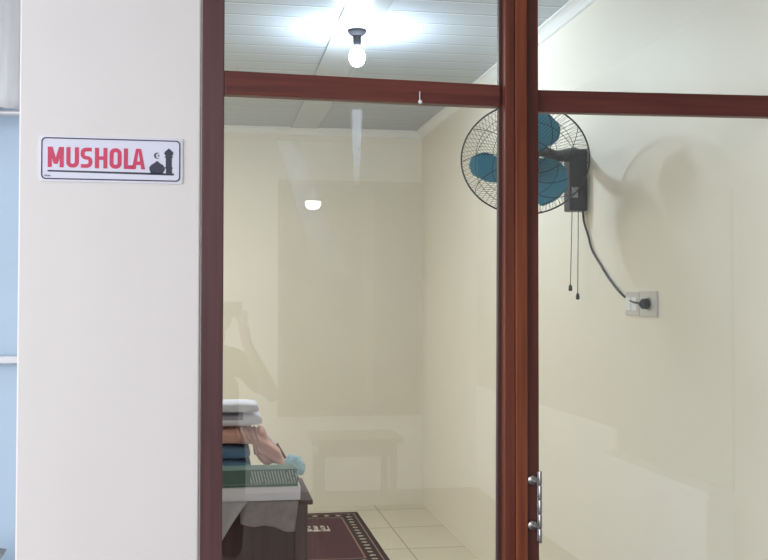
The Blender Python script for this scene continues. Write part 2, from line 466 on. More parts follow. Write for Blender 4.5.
tr = struct_empty('trim_6', (0.81, 2.62, 0))
tr['label'] = 'red-brown varnished centre post between the two glazed bays'
t = MB().hexa([(0.7560, 2.572, 0), (0.7900, 2.572, 0), (0.7900, 2.63, 0), (0.7560, 2.63, 0),
               (0.7660, 2.572, H), (0.7900, 2.572, H), (0.7900, 2.63, H), (0.7660, 2.63, H)], 0.003)
t.build('post', m_woodv, tr)
MB().box(0.7912, 0.8245, 2.570, 2.63, 0, H, 0.003).build('post_face', m_woodo, tr)
MB().box(0.8245, 0.8590, 2.582, 2.63, 0, H, 0.002).build('rebate_strip', m_woodd, tr)

w2 = struct_empty('window_2', (1.2, 2.63, 0))
MB().hexa([(0.8590, 2.598, 2.070), (1.60, 2.598, 2.079), (1.60, 2.63, 2.079), (0.8590, 2.63, 2.070),
           (0.8590, 2.598, 2.130), (1.60, 2.598, 2.140), (1.60, 2.63, 2.140), (0.8590, 2.63, 2.130)], 0.0025).build('rail', m_woodh, w2)
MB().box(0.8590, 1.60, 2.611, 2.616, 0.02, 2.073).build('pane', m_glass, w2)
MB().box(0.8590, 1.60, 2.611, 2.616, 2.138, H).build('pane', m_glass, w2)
MB().box(1.595, 1.62, 2.60, 2.64, 0, H, 0.003).build('jamb', m_woodv, w2)

# ------------------------------------------------------------------ hinge on the centre post
hg = thing('door_hinge', (0.853, 2.58, 1.0), 'steel butt hinge with two round screw heads on the centre post', 'hinge')
MB().box(0.852, 0.861, 2.5775, 2.5818, 0.915, 1.10, 0.001).build('leaf_plate', m_steel, hg)
t = MB()
for k in range(5):
    z0 = 0.910 + k * 0.0385
    t.lathe([(0.0046, 0), (0.0052, 0.002), (0.0052, 0.035), (0.0046, 0.037)], (0.8600, 2.578, z0), (0, 0, 1), 16)
t.build('knuckle', m_steel, hg, smooth='auto')
for z in (1.078, 0.958):
    MB().lathe([(0.0135, 0), (0.0145, 0.003), (0.0125, 0.009), (0.007, 0.0125), (0, 0.0135)], (0.838, 2.582, z), (0, -1, 0), 20).build('screw', m_steel, hg, smooth='auto')

# ------------------------------------------------------------------ the sign
sg = thing('wall_sign', (-0.257, 2.585, 1.852), 'white MUSHOLA sign with crimson letters and black mosque picture on cream wall', 'sign')
TILT = 0.0015
def rrect(x0, x1, z0, z1, r, n=6):
    out = []
    for cx, cz, a0 in ((x1 - r, z1 - r, 0), (x0 + r, z1 - r, 90), (x0 + r, z0 + r, 180), (x1 - r, z0 + r, 270)):
        for k in range(n + 1):
            a = math.radians(a0 + 90 * k / n); out.append((cx + r * math.cos(a), cz + r * math.sin(a)))
    return out
to = lambda y: (lambda u, v, w: Vector((u, y - w, v)))
MB().poly(rrect(-0.431, -0.082, 1.851, 1.966, 0.006), to(2.5849), 0.003).build('backing_plate', m_acr, sg)
MB().poly(rrect(-0.427, -0.0875, 1.856, 1.9615, 0.011), to(2.5819), 0.0006).build('face', m_teeth, sg)
# thin black keyline
t = MB(); A = rrect(-0.4265, -0.088, 1.8565, 1.961, 0.011, 8); B = rrect(-0.4235, -0.091, 1.8595, 1.958, 0.009, 8)
va = [t.bm.verts.new((u, 2.5808, v)) for u, v in A]; vb = [t.bm.verts.new((u, 2.5808, v)) for u, v in B]
for i in range(len(va)):
    j = (i + 1) % len(va); t.bm.faces.new((va[i], va[j], vb[j], vb[i]))
e = bmesh.ops.extrude_face_region(t.bm, geom=list(t.bm.faces))
bmesh.ops.translate(t.bm, verts=[v for v in e['geom'] if isinstance(v, bmesh.types.BMVert)], vec=(0, 0.0005, 0))
t.build('keyline', m_ink, sg)

# letters: outlines on a unit cell (0..1 wide, 0..1 high), stroke ~0.27 wide
def stroke(mb, pts, w, to3, depth, closed=False):
    pts = [Vector((p[0], p[1])) for p in pts]; n = len(pts); L, R_ = [], []
    for i, p in enumerate(pts):
        if closed: a, b = pts[i - 1], pts[(i + 1) % n]
        else: a, b = pts[max(i - 1, 0)], pts[min(i + 1, n - 1)]
        d0 = (p - a).normalized() if (p - a).length > 1e-9 else (b - p).normalized()
        d1 = (b - p).normalized() if (b - p).length > 1e-9 else d0
        n0 = Vector((-d0.y, d0.x)); n1 = Vector((-d1.y, d1.x)); m = (n0 + n1)
        m = m.normalized(); k = 1 / max(0.35, m.dot(n0)); m = m * k * w / 2
        L.append(p + m); R_.append(p - m)
    m = n if closed else n - 1
    for i in range(m):
        j = (i + 1) % n
        mb.poly([tuple(L[i]), tuple(L[j]), tuple(R_[j]), tuple(R_[i])], to3, depth)
def arcpts(cx, cy, rx, ry, a0, a1, n=6):
    return [(cx + rx * math.cos(math.radians(a0 + (a1 - a0) * k / n)), cy + ry * math.sin(math.radians(a0 + (a1 - a0) * k / n))) for k in range(n + 1)]
t = MB()
y_l = 2.5812
cells = {'M': (-0.411, -0.364), 'U': (-0.357, -0.320), 'S': (-0.3155, -0.280), 'H': (-0.273, -0.236), 'O': (-0.230, -0.194), 'L': (-0.1875, -0.161), 'A': (-0.164, -0.1235)}
cells = {k: (-0.411 + (a + 0.411) * 0.822, -0.411 + (b + 0.411) * 0.822) for k, (a, b) in cells.items()}
zb, zt = 1.8865, 1.9375
for ch, (x0, x1) in cells.items():
    W = x1 - x0; sw = 0.0100
    k = (x0 + 0.411) / 0.29
    b = zb - 0.001 * k; h = (zt + 0.0005 * k) - b
    f = to(y_l); dp = 0.0005
    l, r, bo, tp = x0 + sw / 2, x1 - sw / 2, b + sw / 2, b + h - sw / 2
    rr = 0.009
    if ch == 'M':
        mx = (x0 + x1) / 2
        stroke(t, [(l, b), (l, b + h)], sw, f, dp); stroke(t, [(r, b), (r, b + h)], sw, f, dp)
        t.poly([(x0, b + h), (x0 + sw * 1.15, b + h), (mx + sw * 0.45, b + h * 0.16), (mx - sw * 0.45, b + h * 0.16)], f, dp * 1.1)
        t.poly([(x1 - sw * 1.15, b + h), (x1, b + h), (mx + sw * 0.45, b + h * 0.16), (mx - sw * 0.45, b + h * 0.16)], f, dp * 1.2)
    if ch == 'U':
        stroke(t, [(l, b + h), (l, bo + rr)] + arcpts(l + rr, bo + rr, rr, rr, 180, 270) + arcpts(r - rr, bo + rr, rr, rr, 270, 360) + [(r, b + h)], sw, f, dp)
    if ch == 'S':
        mz = b + h / 2; q = min(rr, (tp - mz) / 2)
        stroke(t, [(x1 - 0.002, tp)] + arcpts(l + q, tp - q, q, q, 90, 180) + arcpts(l + q, mz + q, q, q, 180, 270)
               + arcpts(r - q, mz - q, q, q, 90, 0) + arcpts(r - q, bo + q, q, q, 0, -90) + [(x0 + 0.001, bo)], sw * 0.94, f, dp)
    if ch == 'H':
        stroke(t, [(l, b), (l, b + h)], sw, f, dp); stroke(t, [(r, b), (r, b + h)], sw, f, dp); stroke(t, [(l, b + h / 2), (r, b + h / 2)], sw * 0.9, f, dp * 1.1)
    if ch == 'O':
        stroke(t, arcpts(r - rr, tp - rr, rr, rr, 0, 90) + arcpts(l + rr, tp - rr, rr, rr, 90, 180) + arcpts(l + rr, bo + rr, rr, rr, 180, 270) + arcpts(r - rr, bo + rr, rr, rr, 270, 360), sw, f, dp, True)
    if ch == 'L':
        stroke(t, [(l, b + h), (l, bo), (x1, bo)], sw, f, dp)
    if ch == 'A':
        mx = (x0 + x1) / 2
        t.poly([(x0, b), (x0 + sw, b), (mx + 0.001, b + h), (mx - sw * 0.62, b + h)], f, dp)
        t.poly([(x1 - sw, b), (x1, b), (mx + sw * 0.62, b + h), (mx - 0.001, b + h)], f, dp * 1.1)
        t.poly([(x0 + 0.008, b + 0.011), (x1 - 0.008, b + 0.011), (x1 - 0.011, b + 0.020), (x0 + 0.011, b + 0.020)], f, dp * 1.2)
t.build('lettering', m_red, sg)
# ground line, dome with crescent, minaret
t = MB(); f = to(y_l)
t.poly([(-0.411, 1.8755), (-0.104, 1.872), (-0.104, 1.8775), (-0.411, 1.8795)], f, 0.0005)
t.build('ground_line', m_ink, sg)
t = MB()
t.poly([(-0.160, 1.876), (-0.133, 1.876), (-0.127, 1.884), (-0.126, 1.891), (-0.131, 1.898), (-0.139, 1.903), (-0.1455, 1.9085),
        (-0.152, 1.903), (-0.160, 1.898), (-0.165, 1.891), (-0.164, 1.884)], f, 0.0005)
cres = [(-0.1455 + 0.0078 * math.cos(math.radians(a)), 1.9215 + 0.0078 * math.sin(math.radians(a))) for a in range(60, 301, 20)]
inn = [(-0.1425 + 0.0062 * math.cos(math.radians(a)), 1.9215 + 0.0062 * math.sin(math.radians(a))) for a in range(290, 69, -20)]
t.poly(cres + inn, f, 0.0005)
star = [(-0.1420 + (0.0034 if k % 2 == 0 else 0.0015) * math.cos(math.radians(90 + 36 * k)), 1.9215 + (0.0034 if k % 2 == 0 else 0.0015) * math.sin(math.radians(90 + 36 * k))) for k in range(10)]
t.poly(star, f, 0.0005)
t.poly([(-0.1235, 1.876), (-0.1085, 1.876), (-0.1085, 1.8895), (-0.107, 1.8895), (-0.107, 1.893), (-0.1090, 1.893), (-0.1090, 1.917), (-0.1065, 1.917), (-0.1065, 1.9205),
        (-0.1095, 1.9205), (-0.1055, 1.926), (-0.1055, 1.931), (-0.111, 1.936), (-0.1165, 1.941), (-0.122, 1.936), (-0.1275, 1.931), (-0.1275, 1.926),
        (-0.1235, 1.9205), (-0.1265, 1.9205), (-0.1265, 1.917), (-0.1240, 1.917), (-0.1240, 1.893), (-0.1255, 1.893), (-0.1255, 1.8895), (-0.1235, 1.8895)], f, 0.00055)
t.build('mosque_picture', m_ink, sg)
t = MB()
for k, (x, h_) in enumerate(((-0.4185, 0.0035), (-0.4155, 0.0045), (-0.4122, 0.003), (-0.409, 0.004), (-0.4062, 0.003))):
    t.poly([(x, 1.8635), (x + 0.0018, 1.8635), (x + 0.0024, 1.8635 + h_), (x + 0.0005, 1.8635 + h_)], f, 0.0004)
t.build('small_print', m_ink, sg)

# ------------------------------------------------------------------ side bay: plastic curtain
t = MB(); nx, nz = 90, 14
rows = []
for j in range(nz + 1):
    z = 2.125 + (2.80 - 2.125) * j / nz; row = []
    for i in range(nx + 1):
        x = -1.9 + (1.9 - 0.55) * i / nx
        y = 3.10 + 0.022 * math.sin(x * 62 + 0.8 * math.sin(z * 5)) + 0.012 * math.sin(x * 131 + z * 3)
        row.append(t.bm.verts.new((x, y, z)))
    rows.append(row)
for j in range(nz):
    for i in range(nx): t.bm.faces.new((rows[j][i], rows[j][i + 1], rows[j + 1][i + 1], rows[j + 1][i]))
bmesh.ops.solidify(t.bm, geom=list(t.bm.faces), thickness=0.002)
cu = thing('curtain', (-1.2, 3.1, 2.10), 'white glossy plastic curtain hanging in folds above the pale blue wall', 'curtain')
t.build('sheet', m_sheer, cu, smooth=True)
MB().tube([(-1.95, 3.10, 2.112), (-0.50, 3.10, 2.112)], 0.009, 12).build('bottom_rod', m_alu, cu, smooth='auto')
MB().tube([(-2.1, 3.10, 2.81), (-0.483, 3.10, 2.81)], 0.010, 12).build('top_rod', m_alu, cu, smooth='auto')
# grey bundle at the foot of the blue wall
pk = thing('laundry_sack', (-0.66, 3.03, 0.0), 'grey crumpled sack standing against the pale blue wall', 'sack')
t = MB(); t.lathe([(0.0, 0.0), (0.10, 0.0), (0.125, 0.05), (0.135, 0.3), (0.125, 0.6), (0.09, 0.74), (0.035, 0.77), (0.05, 0.80), (0.07, 0.835), (0.0, 0.82)], (-0.66, 3.03, 0), (0, 0, 1), 40)
for v in t.bm.verts:
    if v.co.z > 0.01:
        a = math.atan2(v.co.y - 3.03, v.co.x + 0.66); k = 1 + 0.09 * math.sin(9 * a + 5 * v.co.z) * min(1, v.co.z * 2)
        v.co.x = -0.66 + (v.co.x + 0.66) * k; v.co.y = 3.03 + (v.co.y - 3.03) * k
t.build('bag', plain('grey_sack_cloth', (0.30, 0.32, 0.36), 0.8, var=0.25, scale=30, bump=0.2), pk, smooth=True)
MB().tube([(-0.66 + 0.043 * math.cos(a), 3.03 + 0.043 * math.sin(a), 0.772) for a in [2 * PI * k / 20 for k in range(20)]], 0.006, 8, True).build('tie', m_trimw, pk, smooth=True)

# ------------------------------------------------------------------ bulb on the ceiling strip
bl = thing('light_bulb', (0.675, 4.781, 2.70), 'glowing round-ended white bulb in a black holder on the plank ceiling', 'light bulb')
MB().lathe([(0.0, 0.0), (0.047, 0.0), (0.047, -0.010), (0.036, -0.024), (0.021, -0.028), (0.019, -0.062), (0.0165, -0.072), (0.0, -0.072)],
           (0.675, 4.781, 2.874), (0, 0, 1), 40).build('holder', m_holder, bl, smooth='auto')
MB().lathe([(0.0145, 0.0), (0.015, -0.010), (0.0, -0.010)], (0.675, 4.781, 2.802), (0, 0, 1), 24).build('screw_cap', m_steel, bl, smooth='auto')
MB().lathe([(0.0, 0.0), (0.015, -0.001), (0.022, -0.010), (0.033, -0.026), (0.0385, -0.046), (0.038, -0.060), (0.031, -0.080), (0.018, -0.092), (0, -0.0965)],
           (0.675, 4.781, 2.793), (0, 0, 1), 40).build('glass', m_bulb, bl, smooth=True)

# ------------------------------------------------------------------ wall fan
FC = Vector((1.240, 3.90, 2.128)); FN = Vector((-0.24, -0.74, -0.60)).normalized()
FX = Vector((0, 0, 1)).cross(FN).normalized(); FY = FN.cross(FX)      # FX to the picture's right
def fp(x, y, h): return FC + FX * x + FY * y + FN * h
fan = thing('wall_fan', (1.585, 4.14, 1.94), 'black caged fan with teal blades, bracketed on the cream right wall', 'fan')
R0 = 0.258
MB().box(1.502, 1.584, 4.098, 4.172, 1.948, 2.215, 0.008).build('mount_box', m_navy, fan)
MB().box(1.512, 1.540, 4.0965, 4.0985, 2.005, 2.050, 0.0006).build('badge', m_grey, fan)
kn = MB().lathe([(0.012, 0), (0.012, 0.008), (0.009, 0.010), (0, 0.010)], (1.557, 4.098, 2.03), (0, -1, 0), 20).build('knob', m_black, fan, smooth='auto')
mot = fp(0, 0, -0.085)
MB().tube([(1.555, 4.135, 2.19), (1.535, 4.13, 2.195), (1.49, 4.105, 2.188), (1.43, 4.07, 2.178), tuple(mot + Vector((0.05, 0.02, 0.012))), tuple(mot)], 0.02, 12,
          taper=[0.030, 0.032, 0.028, 0.024, 0.024, 0.024]).build('arm', m_navy, fan, smooth=True)
MB().lathe([(0, -0.16), (0.035, -0.155), (0.055, -0.135), (0.06, -0.10), (0.06, -0.05), (0.05, -0.035), (0, -0.035)], FC, FN, 32).build('motor', m_navy, fan, smooth='auto')
def ring(r, h, n=72): return [fp(r * math.cos(2 * PI * k / n), r * math.sin(2 * PI * k / n), h) for k in range(n)]
def dome(r, d, sgn, edge):           # height of grille at radius r
    q = max(0.0, 1 - (r / R0) ** 2.6); return edge + sgn * d * q
g = MB()
g.tube(ring(R0, 0.0), 0.0034, 8, True)
g.build('rim', m_black, fan, smooth=True)
for nm, sgn, d, cnt, twist in (('front_grille', 1, 0.075, 96, 0.55), ('rear_grille', -1, 0.07, 72, 0.0)):
    g = MB()
    for k in range(cnt):
        a0 = 2 * PI * k / cnt; pts = []
        for i in range(9):
            r = 0.055 + (R0 - 0.055) * i / 8; a = a0 + twist * (1 - r / R0)
            pts.append(fp(r * math.cos(a), r * math.sin(a), dome(r, d, sgn, 0.0)))
        g.tube(pts, 0.00085, 4)
    for r in (0.055, 0.13, 0.20):
        g.tube(ring(r, dome(r, d, sgn, 0.0), 56), 0.0012, 5, True)
    if sgn > 0:
        for k in range(10):      # swept stiffening wires
            a0 = 2 * PI * k / 10; pts = []
            for i in range(13):
                r = 0.06 + (R0 - 0.06) * i / 12; a = a0 - 1.1 * (1 - r / R0)
                pts.append(fp(r * math.cos(a), r * math.sin(a), dome(r, d, sgn, 0.001)))
            g.tube(pts, 0.0016, 5)
    g.build(nm, m_wire, fan, smooth=True)
MB().lathe([(0.05, 0.074), (0.05, 0.080), (0.042, 0.085), (0, 0.086)], FC, FN, 32).build('front_badge', m_blade, fan, smooth='auto')
MB().lathe([(0, -0.025), (0.042, -0.025), (0.044, 0.02), (0.034, 0.034), (0, 0.038)], FC, FN, 32).build('hub', m_blade, fan, smooth='auto')
for ang in (200, 80, 320):
    t = MB(); nu, nv = 14, 10; rows = []
    for i in range(nu + 1):
        u = i / nu; r = 0.036 + (0.228 - 0.036) * u; row = []
        half = math.radians(24 + 12 * math.sin(PI * min(1, u * 1.1))) * (1 - 0.38 * max(0, u - 0.72) / 0.28 * max(0, u - 0.72) / 0.28)
        sweep = math.radians(-24 * u + 8)
        for j in range(nv + 1):
            v = j / nv * 2 - 1
            a = math.radians(ang) + sweep + v * half
            rr = r * (1 - 0.06 * max(0, -v) * u)
            row.append(t.bm.verts.new(fp(rr * math.cos(a), rr * math.sin(a), -0.035 * v * (1 - 0.3 * u))))
        rows.append(row)
    for i in range(nu):
        for j in range(nv): t.bm.faces.new((rows[i][j], rows[i][j + 1], rows[i + 1][j + 1], rows[i + 1][j]))
    bmesh.ops.solidify(t.bm, geom=list(t.bm.faces), thickness=0.003)
    t.build('blade', m_blade, fan, smooth=True)
for (x, y, z1, x1) in ((1.522, 4.12, 1.625, 1.513), (1.550, 4.12, 1.588, 1.546)):
    pc = MB().tube([(x, y, 1.955), (x1, y, z1)], 0.0017, 6).build('pull_cord', m_wire, fan)
    MB().lathe([(0, 0.006), (0.004, 0.005), (0.0075, -0.003), (0.0085, -0.018), (0.006, -0.022), (0, -0.022)], (x1, y, z1), (0, 0, 1), 16).build('pull_knob', m_black, pc, smooth='auto')
def crv(P, n=8):
    P = [Vector(p) for p in P]; out = []
    for i in range(len(P) - 1):
        a, b, c, d = P[max(i - 1, 0)], P[i], P[i + 1], P[min(i + 2, len(P) - 1)]
        for k in range(n):
            s = k / n
            out.append(0.5 * ((2 * b) + (c - a) * s + (2 * a - 5 * b + 4 * c - d) * s * s + (3 * b - a - 3 * c + d) * s ** 3))
    out.append(P[-1]); return out
cd = MB().tube(crv([(1.574, 4.13, 1.955), (1.572, 4.11, 1.90), (1.575, 4.07, 1.84), (1.577, 4.03, 1.775), (1.578, 3.94, 1.71), (1.578, 3.84, 1.645), (1.578, 3.72, 1.585),
                    (1.576, 3.62, 1.558), (1.570, 3.54, 1.550), (1.555, 3.475, 1.549)]), 0.0045, 10).build('power_cord', m_black, fan, smooth=True)
MB().lathe([(0.007, -0.012), (0.012, -0.006), (0.019, 0.0), (0.020, 0.018), (0.016, 0.026), (0, 0.026)], (1.550, 3.468, 1.548), (1, 0, 0), 24).build('plug', m_black, cd, smooth='auto')

# ------------------------------------------------------------------ switch and socket plates on the right wall
sp = thing('light_switch', (1.585, 3.62, 1.50), 'pale light switch plate on the wall, left neighbour of the plugged socket', 'switch')
MB().box(1.576, 1.5849, 3.557, 3.682, 1.504, 1.592, 0.003).build('plate', m_sock, sp)
for y0 in (3.572, 3.627):
    MB().box(1.5725, 1.577, y0, y0 + 0.048, 1.522, 1.574, 0.002).build('rocker', m_trimw, sp)
so = thing('wall_socket', (1.585, 3.48, 1.50), 'pale wall socket plate holding the black fan plug', 'socket')
MB().box(1.576, 1.5849, 3.408, 3.550, 1.501, 1.594, 0.003).build('plate', m_sock, so)
MB().lathe([(0.026, 0), (0.026, 0.003), (0.022, 0.0035), (0.021, 0.001), (0, 0.001)], (1.576, 3.468, 1.548), (-1, 0, 0), 32).build('outlet', m_grey, so, smooth='auto')

# ------------------------------------------------------------------ prayer rug
t = MB(); nx, ny = 28, 60; rows = []
for j in range(ny + 1):
    rows.append([t.bm.verts.new((RX0 + (RX1 - RX0) * i / nx, RY0 + (RY1 - RY0) * j / ny, 0.009 + 0.002 * noise.noise(Vector((i * 0.3, j * 0.2, 0))))) for i in range(nx + 1)])
for j in range(ny):
    for i in range(nx): t.bm.faces.new((rows[j][i], rows[j][i + 1], rows[j + 1][i + 1], rows[j + 1][i]))
e = bmesh.ops.extrude_face_region(t.bm, geom=list(t.bm.faces))
for v in [v for v in e['geom'] if isinstance(v, bmesh.types.BMVert)]: v.co.z = 0.0005
rug = thing('prayer_rug', ((RX0 + RX1) / 2, (RY0 + RY1) / 2, 0), 'dark maroon prayer rug with cream flowered border on beige tile floor', 'rug')
t.build('pile', m_rug, rug)
t = MB()
for k in range(60):
    x = RX0 + 0.006 + (RX1 - RX0 - 0.012) * k / 59
    t.tube([(x, RY1 - 0.002, 0.006), (x + random.uniform(-0.006, 0.006), RY1 + 0.018, 0.003), (x + random.uniform(-0.01, 0.01), RY1 + 0.03, 0.0025)], 0.002, 4)
t.build('fringe', m_black, rug)

# ------------------------------------------------------------------ cabinet
cb = thing('cabinet', (0.0, 4.02, 0), 'low dark maroon wooden cabinet stacked with books and folded cloths', 'cabinet')
MB().box(-0.36, 0.352, 3.82, 4.27, 0.06, 0.785, 0.003).build('body', m_cab, cb)
MB().box(-0.37, 0.372, 3.80, 4.285, 0.785, 0.803, 0.005).build('top', m_cab, cb)
MB().box(0.305, 0.352, 3.806, 3.822, 0.06, 0.785, 0.002).build('stile', m_cabl, cb)
MB().box(-0.35, 0.340, 3.835, 4.26, 0.0, 0.06).build('plinth', m_cab, cb)
for x0, x1, hx in ((-0.335, -0.014, -0.04), (-0.008, 0.300, 0.02)):
    d = MB().box(x0, x1, 3.806, 3.822, 0.08, 0.775, 0.003).build('door', m_cab, cb)
    MB().lathe([(0.006, 0), (0.005, 0.010), (0.011, 0.016), (0.009, 0.022), (0, 0.023)], (hx, 3.806, 0.45), (0, -1, 0), 20).build('knob', m_steel, d, smooth='auto')

# clear film and grey bag hanging over the cabinet front
def sheet(rows3, thick=0.0015):
    t = MB(); R_ = [[t.bm.verts.new(p) for p in row] for row in rows3]
    for j in range(len(R_) - 1):
        for i in range(len(R_[0]) - 1): t.bm.faces.new((R_[j][i], R_[j][i + 1], R_[j + 1][i + 1], R_[j + 1][i]))
    bmesh.ops.solidify(t.bm, geom=list(t.bm.faces), thickness=thick)
    return t
rows = []
for j in range(14):
    s = j / 13; row = []
    for i in range(22):
        u = i / 21; x = 0.098 + (0.322 - 0.098) * u - 0.022 * s * u
        if s < 0.3: y = 3.96 - (3.96 - 3.785) * s / 0.3; z = 0.8065 + 0.001 * math.sin(u * 40)
        else:
            q = (s - 0.3) / 0.7; y = 3.785 - 0.012 * math.sin(q * 2) + 0.004 * math.sin(u * 23 + q * 5)
            z = 0.8065 - q * (0.078 + 0.034 * u + 0.006 * math.sin(u * 9))
        row.append((x, y, z))
    rows.append(row)
tag(sheet(rows).build('plastic_film', m_film, smooth=True), 'clear crinkled plastic film hanging over cabinet front under white paper block', 'plastic film')
rows = []
for j in range(16):
    s = j / 15; row = []
    for i in range(16):
        u = i / 15; wd = 0.175 - 0.085 * max(0, s - 0.25)
        x = -0.04 + wd * u * (1 - 0.35 * s) + 0.02 * s
        if s < 0.25: y = 3.93 - (3.93 - 3.776) * s / 0.25; z = 0.8105
        else:
            q = (s - 0.25) / 0.75; y = 3.776 - 0.018 * math.sin(q * PI) * (0.5 + 0.5 * math.sin(u * 7)) - 0.003
            z = 0.8105 - q * (0.155 - 0.06 * abs(u - 0.6) * 2)
        row.append((x, y, z))
    rows.append(row)
tag(sheet(rows, 0.002).build('plastic_bag', m_bag, smooth=True), 'limp grey plastic bag drooping over the cabinet edge beside the clear film', 'plastic bag')

# white paper block
pb = thing('paper_block', (0.15, 3.93, 0.812), 'thick white block of paper lying under the green book', 'paper block')
t = MB().box(-0.06, 0.322, 3.782, 4.055, 0.8095, 0.8585, 0.002)
t.build('pages', m_paper, pb)
MB().box(-0.062, 0.3225, 3.780, 4.057, 0.858, 0.8605, 0.001).build('cover', m_trimw, pb)

# green book, spine and covers
gb = thing('green_book', (0.16, 3.88, 0.861), 'thick dark green book with pale upright lines, lying on white paper block', 'book')
def slab(z0, z1, y0, y1, inset=0.0):
    return MB().hexa([(-0.02, y0, z0), (0.3165 - inset, y0, z0), (0.305 - inset, y1, z0), (-0.02, y1, z0),
                      (-0.02, y0, z1), (0.3105 - inset, y0, z1), (0.300 - inset, y1, z1), (-0.02, y1, z1)], 0.002)
slab(0.8608, 0.868, 3.786, 3.900).build('back_cover', m_book, gb)
slab(0.868, 0.9190, 3.796, 3.895, 0.008).build('page_block', m_paper, gb)
slab(0.866, 0.9205, 3.788, 3.797, 0.002).build('spine', m_book, gb)
slab(0.9190, 0.9250, 3.786, 3.900, 0.002).build('front_cover', m_book, gb)

# pale blue crumpled tissue
def blob(cx, cy, cz, rx, ry, rz, amp, sc, seed, lv=4, flat=None, pw=1.0):
    t = MB(); q = bmesh.new(); bmesh.ops.create_icosphere(q, subdivisions=lv, radius=1.0)
    for v in q.verts:
        n_ = v.co.normalized()
        a = 1 + amp * noise.noise(n_ * sc + Vector((seed, 0, 0))) + amp * 0.5 * noise.noise(n_ * sc * 2.7 + Vector((0, seed, 0)))
        p = Vector([math.copysign(abs(c) ** pw, c) for c in n_]) * a
        v.co = Vector((cx + rx * p.x, cy + ry * p.y, cz + rz * p.z))
        if flat is not None: v.co.z = max(v.co.z, flat)
    t.add(q); return t
tag(blob(0.316, 4.015, 0.892, 0.038, 0.028, 0.045, 0.35, 2.6, 3, flat=0.862).build('crumpled_tissue', m_tissue, smooth=True), 'small pale blue crumpled tissue beside the far end of green book', 'tissue')

# folded cloths behind the book
def folded(x0, x1, y0, y1, z0, z1, layers, seed, lean=0.0):
    t = MB(); hgt = (z1 - z0) / layers
    for k in range(layers):
        b = bmesh.new(); bmesh.ops.create_cube(b, size=1)
        bmesh.ops.subdivide_edges(b, edges=list(b.edges), cuts=7, use_grid_fill=True)
        jx = random.uniform(-0.008, 0.008); za, zb_ = z0 + k * hgt, z0 + (k + 1) * hgt - 0.001
        for v in b.verts:
            x, y, z = v.co * 2
            rr = 1 - 0.05 * (abs(z) ** 4)
            X = (x0 + x1) / 2 + jx + (x1 - x0) / 2 * x * rr + lean * (k + z / 2)
            Yy = (y0 + y1) / 2 + (y1 - y0) / 2 * y * rr
            nn = noise.noise(Vector((X * 14 + seed, Yy * 14, k * 3)))
            edge = max(abs(x), abs(y)) ** 6
            Z = (za + zb_) / 2 + (zb_ - za) / 2 * z * (1 - 0.35 * edge) + 0.004 * nn * (1 if z > -0.9 else 0)
            v.co = Vector((X, Yy + 0.004 * nn, max(Z, z0)))
        t.add(b)
    return t
tag(folded(-0.24, 0.150, 4.07, 4.26, 0.8035, 0.975, 3, 2).build('folded_cloth', m_cloth_b, smooth=True), 'dark blue folded cloth at the bottom of the cloth stack behind the green book', 'folded cloth', 'cloths on the cabinet')
# salmon cloth: slumps over the blue one and runs down to the right in finger-like folds
def lerp(tab, x):
    for (a, fa), (b, fb) in zip(tab, tab[1:]):
        if x <= b:
            k = max(0, (x - a) / (b - a)); k = k * k * (3 - 2 * k); return fa + (fb - fa) * k
    return tab[-1][1]
TOP = [(-0.26, 1.050), (0.12, 1.044), (0.19, 1.034), (0.25, 0.968), (0.292, 0.912)]
BOT = [(-0.26, 0.990), (0.05, 0.979), (0.155, 0.976), (0.165, 0.925), (0.21, 0.895), (0.292, 0.880)]
t = MB(); nu, nv = 90, 48; rings = []
for i in range(nu + 1):
    x = -0.26 + 0.552 * i / nu
    zt_, zb_ = lerp(TOP, x), lerp(BOT, x); endk = min(1.0, (0.293 - x) / 0.03, (x + 0.262) / 0.03) ** 0.5
    zc, hz, hy = (zt_ + zb_) / 2, (zt_ - zb_) / 2 * (0.25 + 0.75 * endk), 0.088 * (0.3 + 0.7 * endk)
    ring_ = []
    for k in range(nv):
        a = 2 * PI * k / nv; cy, cz = math.cos(a), math.sin(a)
        y = 4.155 + hy * math.copysign(abs(cy) ** 0.6, cy); z = zc + hz * math.copysign(abs(cz) ** 0.7, cz)
        sl = max(0.0, min(1.0, (x - 0.08) / 0.10))
        w = (x * 0.55 * sl + z * (0.75 + 0.1 * sl)) * 2 * PI / 0.036 + 2.2 * noise.noise(Vector((x * 7, 0, z * 7)))
        amp = 0.0085 * (0.5 + 0.8 * sl) * endk
        d = amp * math.sin(w) + 0.006 * noise.noise(Vector((x * 18, y * 18, z * 18)))
        if z < zb_ + 0.012 and x < 0.165: d = max(d, 0) * 0.0
        ring_.append(t.bm.verts.new((x, y + d * cy, z + d * cz * 0.6)))
    rings.append(ring_)
for A, B in zip(rings, rings[1:]):
    for k in range(nv): t.bm.faces.new((A[k], A[(k + 1) % nv], B[(k + 1) % nv], B[k]))
t.bm.faces.new(rings[0][::-1]); t.bm.faces.new(rings[-1])
tag(t.build('draped_cloth', m_cloth_s, smooth=True), 'crumpled salmon pink cloth slumped over the blue folded cloth', 'cloth', 'cloths on the cabinet')
tag(folded(-0.24, 0.188, 4.06, 4.23, 1.053, 1.152, 2, 8, -0.004).build('folded_cloth', m_cloth_w, smooth=True), 'white and grey folded cloth on top of the cloth stack', 'folded cloth', 'cloths on the cabinet')
